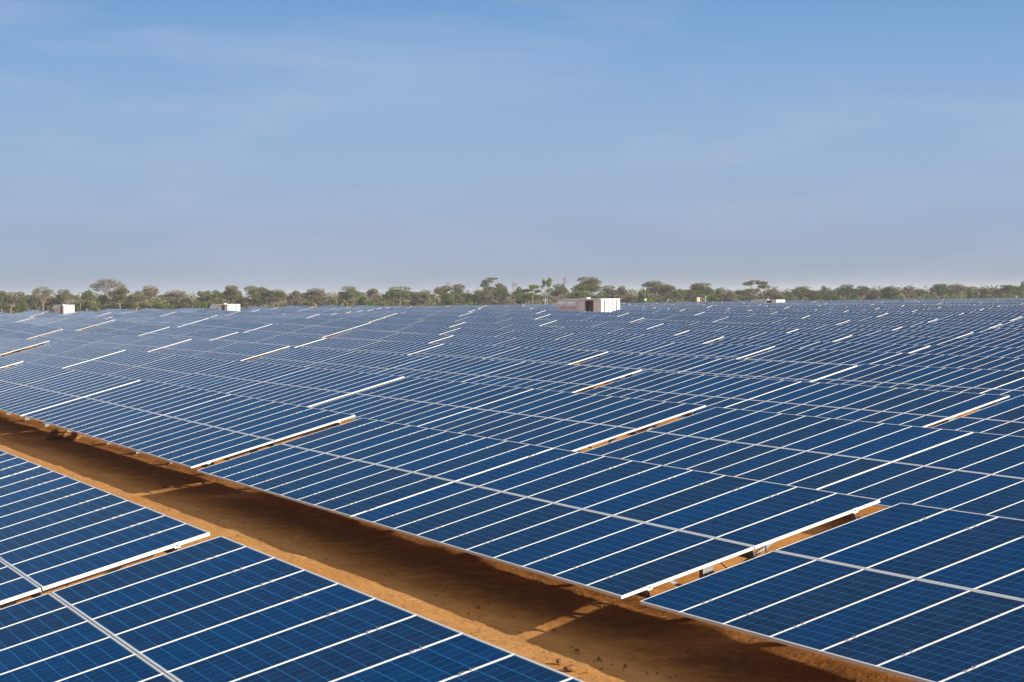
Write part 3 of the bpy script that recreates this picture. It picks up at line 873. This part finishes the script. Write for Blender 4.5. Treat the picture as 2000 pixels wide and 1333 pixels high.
# px, top y, width px, kind, leaf, bit of description
TREES = [
 (3, 568, 34, 'round', 'dark', 'dark green round tree cut by the left edge'),
 (20, 571, 52, 'umbrella', 'grey', 'grey brown thorn tree second from the left edge'),
 (41, 570, 28, 'umbrella', 'olive', 'small flat topped tree behind the yellow green bush at the left'),
 (41, 585, 22, 'bush', 'green', 'bright yellow green bush near the left edge'),
 (84, 560, 42, 'open', 'olive', 'open crowned tree left of the small left container'),
 (66, 576, 46, 'round', 'olive', 'low olive thorn tree between the yellow green bush and the small left container'),
 (100, 580, 40, 'umbrella', 'grey', 'grey low thorn tree directly left of the small left container'),
 (127, 566, 46, 'umbrella', 'olive', 'thorn tree standing above the small left container'),
 (169, 567, 34, 'round', 'mid', 'green thorn tree beside the thin pale mast'),
 (211, 545, 64, 'open', 'grey', 'tallest wide open crowned tree at the left, limbs showing against the sky'),
 (235, 562, 40, 'umbrella', 'olive', 'thorn tree leaning out of the right side of the tall open tree'),
 (195, 577, 60, 'round', 'olive', 'broad low thorn tree below the tall open tree'),
 (265, 574, 50, 'round', 'olive', 'low olive thorn tree left of the grey flat topped tree'),
 (292, 558, 50, 'umbrella', 'grey', 'grey flat topped tree on two slim trunks'),
 (308, 590, 26, 'bush', 'green', 'small green bush at the foot of the grey two trunked tree'),
 (345, 568, 62, 'umbrella', 'grey', 'wide pale leafless thorn tree left of the second container'),
 (393, 586, 28, 'bush', 'green', 'rounded green shrub left of the second container'),
 (401, 568, 28, 'round', 'olive', 'dense thorn tree behind the rounded green shrub'),
 (426, 567, 26, 'round', 'mid', 'narrow green thorn tree above the second container'),
 (453, 558, 44, 'umbrella', 'olive', 'flat topped thorn tree above the right end of the second container'),
 (464, 570, 44, 'round', 'mid', 'bushy thorn tree just behind the second container roof'),
 (481, 577, 20, 'dead', 'grey', 'small bare pale tree right of the second container'),
 (505, 559, 60, 'round', 'olive', 'broad dark thorn tree behind the small bare tree'),
 (541, 566, 44, 'umbrella', 'olive', 'thorn tree right of the broad dark tree'),
 (574, 568, 34, 'round', 'grey', 'grey thorn tree left of the pale wide tree at one third of the picture width'),
 (618, 564, 54, 'umbrella', 'grey', 'pale wide thorn tree at one third of the picture width'),
 (647, 579, 22, 'bush', 'mid', 'dark green bush right of the pale wide thorn tree'),
 (684, 560, 54, 'umbrella', 'olive', 'flat topped thorn tree with a pale leaning trunk'),
 (707, 573, 22, 'bush', 'green', 'green bush under the right side of the tree with the leaning trunk'),
 (728, 564, 28, 'round', 'grey', 'thin grey tree left of the wide flat topped tree'),
 (725, 586, 14, 'bush', 'green', 'smallest green bush below the thin grey tree'),
 (779, 560, 74, 'umbrella', 'mid', 'wide flat topped green thorn tree between the second and the large container'),
 (813, 570, 30, 'round', 'grey', 'grey thorn tree touching the right side of the wide flat topped tree'),
 (832, 568, 34, 'umbrella', 'olive', 'small flat topped tree right of the wide one'),
 (878, 556, 58, 'round', 'olive', 'dense broad thorn tree behind the bright round bush'),
 (886, 551, 40, 'dead', 'olive', 'bare twigs rising above the dense broad thorn tree'),
 (874, 574, 28, 'bush', 'green', 'bright round green bush left of the tall layered tree'),
 (912, 573, 34, 'round', 'dark', 'dark low tree right of the bright round bush'),
 (938, 568, 34, 'round', 'olive', 'low thorn tree left of the tall layered tree'),
 (962, 543, 50, 'layered', 'olive', 'tall layered tree with pale forked trunk left of the picture centre'),
 (950, 565, 34, 'umbrella', 'grey', 'lower grey tree in front of the tall layered tree'),
 (982, 558, 32, 'umbrella', 'dark', 'dark flat topped tree right of the tall layered tree'),
 (1005, 552, 26, 'dead', 'grey', 'bare dark branched tree at the picture centre'),
 (1018, 561, 34, 'round', 'mid', 'green tree behind the bare branched tree'),
 (1040, 557, 42, 'layered', 'green', 'bright green layered tree left of the tall sparse tree'),
 (1030, 575, 50, 'round', 'dark', 'dark low thicket tree under the bright green layered tree'),
 (1069, 542, 30, 'tall', 'green', 'tall sparse green tree with pale trunk behind the blue post'),
 (1092, 555, 44, 'umbrella', 'olive', 'grey green thorn tree left above the large container'),
 (1102, 543, 16, 'dead', 'olive', 'thin snag rising left above the large container'),
 (1147, 541, 62, 'umbrella', 'olive', 'tallest broad thorn tree above the large container'),
 (1130, 568, 50, 'round', 'mid', 'bushy green tree directly behind the roof of the large container'),
 (1188, 558, 42, 'umbrella', 'olive', 'thorn tree above the right end of the large container'),
 (1174, 572, 34, 'bush', 'mid', 'green shrub above the door end of the large container'),
 (1214, 559, 26, 'umbrella', 'olive', 'small leaning flat topped tree right above the large container'),
 (1222, 576, 50, 'round', 'grey', 'low grey brush tree right of the large container'),
 (1279, 549, 54, 'umbrella', 'olive', 'large thorn tree behind the camera mast'),
 (1253, 570, 26, 'bush', 'green', 'yellow green rounded tree left of the camera mast'),
 (1303, 558, 42, 'round', 'olive', 'dense thorn tree right of the camera mast'),
 (1326, 565, 34, 'umbrella', 'mid', 'thorn tree left of the beige cabinet'),
 (1371, 553, 60, 'umbrella', 'olive', 'wide layered tree above the beige cabinet'),
 (1350, 568, 44, 'round', 'olive', 'low tree left behind the beige cabinet'),
 (1406, 563, 28, 'umbrella', 'olive', 'small flat topped tree right of the green post'),
 (1396, 576, 24, 'bush', 'green', 'green shrub right of the green post'),
 (1430, 568, 44, 'round', 'grey', 'grey green tree between the green post and the tall umbrella tree'),
 (1475, 548, 50, 'layered', 'olive', 'tall umbrella tree with dark bare trunk left above the low white roof'),
 (1450, 567, 42, 'round', 'dark', 'dark tree left of the tall umbrella tree'),
 (1509, 565, 40, 'umbrella', 'grey', 'grey thorn tree above the low white roof'),
 (1532, 571, 36, 'round', 'mid', 'low green tree right of the low white roof'),
 (1563, 560, 44, 'umbrella', 'olive', 'rounded thorn tree right of the low white roof'),
 (1586, 567, 42, 'round', 'olive', 'low thorn tree left of the narrow upright tree'),
 (1611, 559, 20, 'round', 'mid', 'narrow upright green tree'),
 (1653, 556, 46, 'umbrella', 'dark', 'dark flat topped tree over bright green undergrowth'),
 (1630, 568, 26, 'bush', 'green', 'bright green bush left under the dark flat topped tree'),
 (1665, 574, 24, 'bush', 'green', 'bright green bush right under the dark flat topped tree'),
 (1684, 559, 34, 'umbrella', 'olive', 'flat topped tree right of the bright green undergrowth'),
 (1706, 565, 44, 'round', 'grey', 'grey green thorn tree right of the bright green undergrowth'),
 (1742, 560, 44, 'round', 'olive', 'dense olive tree midway between the green undergrowth and the right edge'),
 (1776, 560, 42, 'umbrella', 'grey', 'grey domed thorn tree fourth group from the right edge'),
 (1797, 565, 30, 'umbrella', 'mid', 'small wedge shaped green tree before a gap in the tree line at the right'),
 (1836, 555, 48, 'umbrella', 'dark', 'dark spreading tree right of the gap in the tree line'),
 (1869, 555, 46, 'umbrella', 'grey', 'grey flat topped tree touching the dark spreading tree'),
 (1895, 562, 14, 'bush', 'green', 'small bright green ball of a tree near the right'),
 (1915, 560, 42, 'round', 'olive', 'olive thorn tree right of the small bright green ball'),
 (1940, 562, 34, 'umbrella', 'olive', 'thorn tree third from the right edge'),
 (1966, 557, 40, 'umbrella', 'olive', 'broad thorn tree second from the right edge'),
 (1987, 560, 26, 'round', 'dark', 'dark tree above the blue post at the right edge'),
 (2000, 550, 22, 'umbrella', 'dark', 'tall dark tree cut by the right edge'),
]
def horizon_y(px): return 666.5 - (0 * px) + (fw.z * F_PX + RT.z * (px - 1000)) / UP.z
rnd = random.Random(3)
for i, (px, ty, wpx, kd, leaf, lab) in enumerate(TREES):
    X = -487 - rnd.uniform(0, 26) - (14 if ty < 556 else 0) + (16 if kd == 'bush' else 0)
    r_ = ray(px, 600)
    tt = (X - CAM.x) / r_.x
    x, y = X, CAM.y + r_.y * tt
    dep = fdepth(x, y)
    g = ground_z(x, y)
    zt = CAM.z + (horizon_y(px) - ty) * dep / F_PX
    hgt = zt - g + 0.15
    wid = wpx * dep / F_PX * 1.08
    t = link('shrub' if kd == 'bush' else 'thorn_tree', None, None, (x, y, g), (0, 0, rnd.uniform(0, 6.28)))
    tag(t, lab, 'bush' if kd == 'bush' else 'tree', 'trees and bushes behind the solar field')
    tm, cm = PROTO[kd][i % len(PROTO[kd])]
    for nm, me in (('trunk', tm), ('crown', cm)):
        o = link(nm, me, t); o.scale = (wid, wid, hgt)
        if nm == 'crown':
            o.material_slots[0].link = 'OBJECT'; o.material_slots[0].material = LM[leaf]

# undergrowth and far wood that reads as one mass
rnd = random.Random(11)
mb = MB(); mats = [LM['olive'], LM['grey'], LM['mid'], LM['dark']]
for i in range(900):
    px = rnd.uniform(-60, 2060)
    X = -500 - rnd.uniform(0, 90)
    r_ = ray(px, 600); tt = (X - CAM.x) / r_.x
    x, y = X, CAM.y + r_.y * tt
    g = ground_z(x, y)
    h_ = rnd.uniform(2.2, 4.6) if i % 4 else rnd.uniform(4.4, 6.2)
    w_ = rnd.uniform(1.8, 3.8)
    m_ = rnd.choice((0, 0, 1, 1, 2, 3))
    k0 = len(mb.f)
    leaf_pad(mb, rnd, (x, y, g + h_ * .5), w_, h_ * .5, 190, 0.24, 0.5)
    for q_ in range(k0, len(mb.f)): mb.m[q_] = m_
tag(link('undergrowth', mb.mesh('undergrowth', mats, False, uv=False)), 'hazy grey green scrub filling the gaps between and behind the trees', 'scrub', kind='stuff')

# ------------------------------------------------------------------ clods of earth in the aisle
M_CLOD = mat_plain('red_earth_clod', (0.22, 0.105, 0.045), 0.95, 0, 0.25, 5.0, 0.8, 0.1)
def unproj(px, py, z=0.03):
    v = ray(px, py); t_ = (z - CAM.z) / v.z
    p = CAM + v * t_
    return p.x, p.y
def clod(px, py, sx_, sz_, label, seed):
    import bmesh
    rn = random.Random(seed)
    bm = bmesh.new(); bmesh.ops.create_icosphere(bm, subdivisions=3, radius=1)
    for v in bm.verts:
        n_ = 0.7 + 0.6 * vnoise(v.co.x * 1.7 + seed, v.co.y * 1.7 + v.co.z * 2.3, seed) + 0.2 * vnoise(v.co.x * 6 + seed, v.co.y * 6 + v.co.z * 7, seed + 1)
        v.co *= n_
        v.co = Vector((v.co.x * sx_ * 1.2, v.co.y * sx_ * .8, max(-0.3, v.co.z) * sz_))
    me = bpy.data.meshes.new('earth_clod'); bm.to_mesh(me); bm.free()
    me.materials.append(M_CLOD)
    me.polygons.foreach_set('use_smooth', [True] * len(me.polygons))
    x, y = unproj(px, py)
    o = link('earth_clod', me, None, (x, y, 0.03), (0, 0, rn.uniform(0, 6)))
    tag(o, label, 'clod', 'clods of red earth in the aisle')
clod(155, 855, .26, .16, 'largest rounded clod in the heap at the left end of the aisle', 1)
clod(146, 857, .17, .11, 'medium clod touching the left side of the largest clod', 2)
clod(136, 858, .15, .09, 'flat clod at the middle of the heap at the left', 3)
clod(108, 856, .20, .12, 'broad clod at the left end of the heap', 4)
clod(115, 845, .24, .10, 'flat dark clod behind the rest of the heap at the left', 5)
clod(128, 850, .09, .06, 'smallest clod between the flat dark clod and the heap', 6)
clod(327, 950.5, .10, .05, 'small dark clod above the light strip across the aisle', 7)
clod(1115, 1306, .07, .035, 'small flat stone lowest in the aisle, close to the lower left panels', 8)
clod(1093, 1293, .05, .03, 'small round stone just above the flat stone, lower middle of the aisle', 9)
clod(1127, 1271, .028, .02, 'tiny round stone in the pale track at the lower middle', 10)
clod(1082, 1231, .03, .02, 'tiny dark pebble right of the light patch between two shadows', 11)

# ------------------------------------------------------------------ gravel, crumbs of soil and dry stalks in the aisle
M_PEB = mat_plain('soil_crumbs', (0.30, 0.14, 0.055), 0.95, 0, 0.35, 2.0, 0, 0.1)
M_STRAW = mat_plain('dry_stalks', (0.42, 0.30, 0.15), 0.9, 0, 0.2, 2.0, 0, 0.1)
rnd = random.Random(23)
mb = MB()
def crumb(x, y, z, r_):
    P = [(x + r_ * math.cos(a) * rnd.uniform(.7, 1.2), y + r_ * math.sin(a) * rnd.uniform(.7, 1.2), z) for a in (0.3, 1.9, 3.4, 5.0)]
    t_ = (x + rnd.uniform(-.2, .2) * r_, y, z + r_ * rnd.uniform(.6, 1.1))
    T_ = [(p[0] * .45 + t_[0] * .55, p[1] * .45 + t_[1] * .55, t_[2]) for p in P]
    mb.hexa(P + T_)
for i in range(5200):
    x = rnd.uniform(-26, 29) if i % 3 else rnd.uniform(6, 29)
    y = rnd.choice((rnd.gauss(1.35, .35), rnd.uniform(-2.7, 2.6), rnd.gauss(-1.0, .9)))
    if not -3 < y < 3.2: continue
    crumb(x, y, 0.0 + (0.06 if y > 1.6 else -0.004), abs(rnd.gauss(0, 1)) * 0.010 + 0.005)
for i in range(260):
    x = rnd.uniform(-20, 29); y = rnd.choice((rnd.gauss(1.5, .4), rnd.uniform(-2.5, 2.5)))
    a = rnd.uniform(0, 6.28); l_ = rnd.uniform(.04, .16); z = 0.02 + (0.06 if y > 1.6 else 0)
    k0 = len(mb.f)
    mb.bar((x, y, z), (x + math.cos(a) * l_, y + math.sin(a) * l_, z + rnd.uniform(0, .03)), 0.004, 0.004)
    for q_ in range(k0, len(mb.f)): mb.m[q_] = 1
tag(link('soil_crumbs', mb.mesh('soil_crumbs', [M_PEB, M_STRAW], uv=False)), 'loose crumbs of soil, gravel and dry stalks on the aisle', 'gravel', kind='stuff')

# ------------------------------------------------------------------ thin haze over the plain
m = bpy.data.materials.new('haze'); m.use_nodes = True
n = m.node_tree
n.nodes.remove(n.nodes['Principled BSDF'])
pv = n.nodes.new('ShaderNodeVolumePrincipled')
pv.inputs['Color'].default_value = (0.80, 0.84, 0.90, 1)
pv.inputs['Density'].default_value = 0.00020
pv.inputs['Anisotropy'].default_value = 0.0
n.links.new(pv.outputs[0], n.nodes['Material Output'].inputs['Volume'])
mb = MB(); mb.box(-6100, 2600, -2600, 6600, -1.5, 16.0)
tag(link('haze', mb.mesh('haze', [m], uv=False)), 'thin dusty haze over the plain', 'haze', kind='stuff')
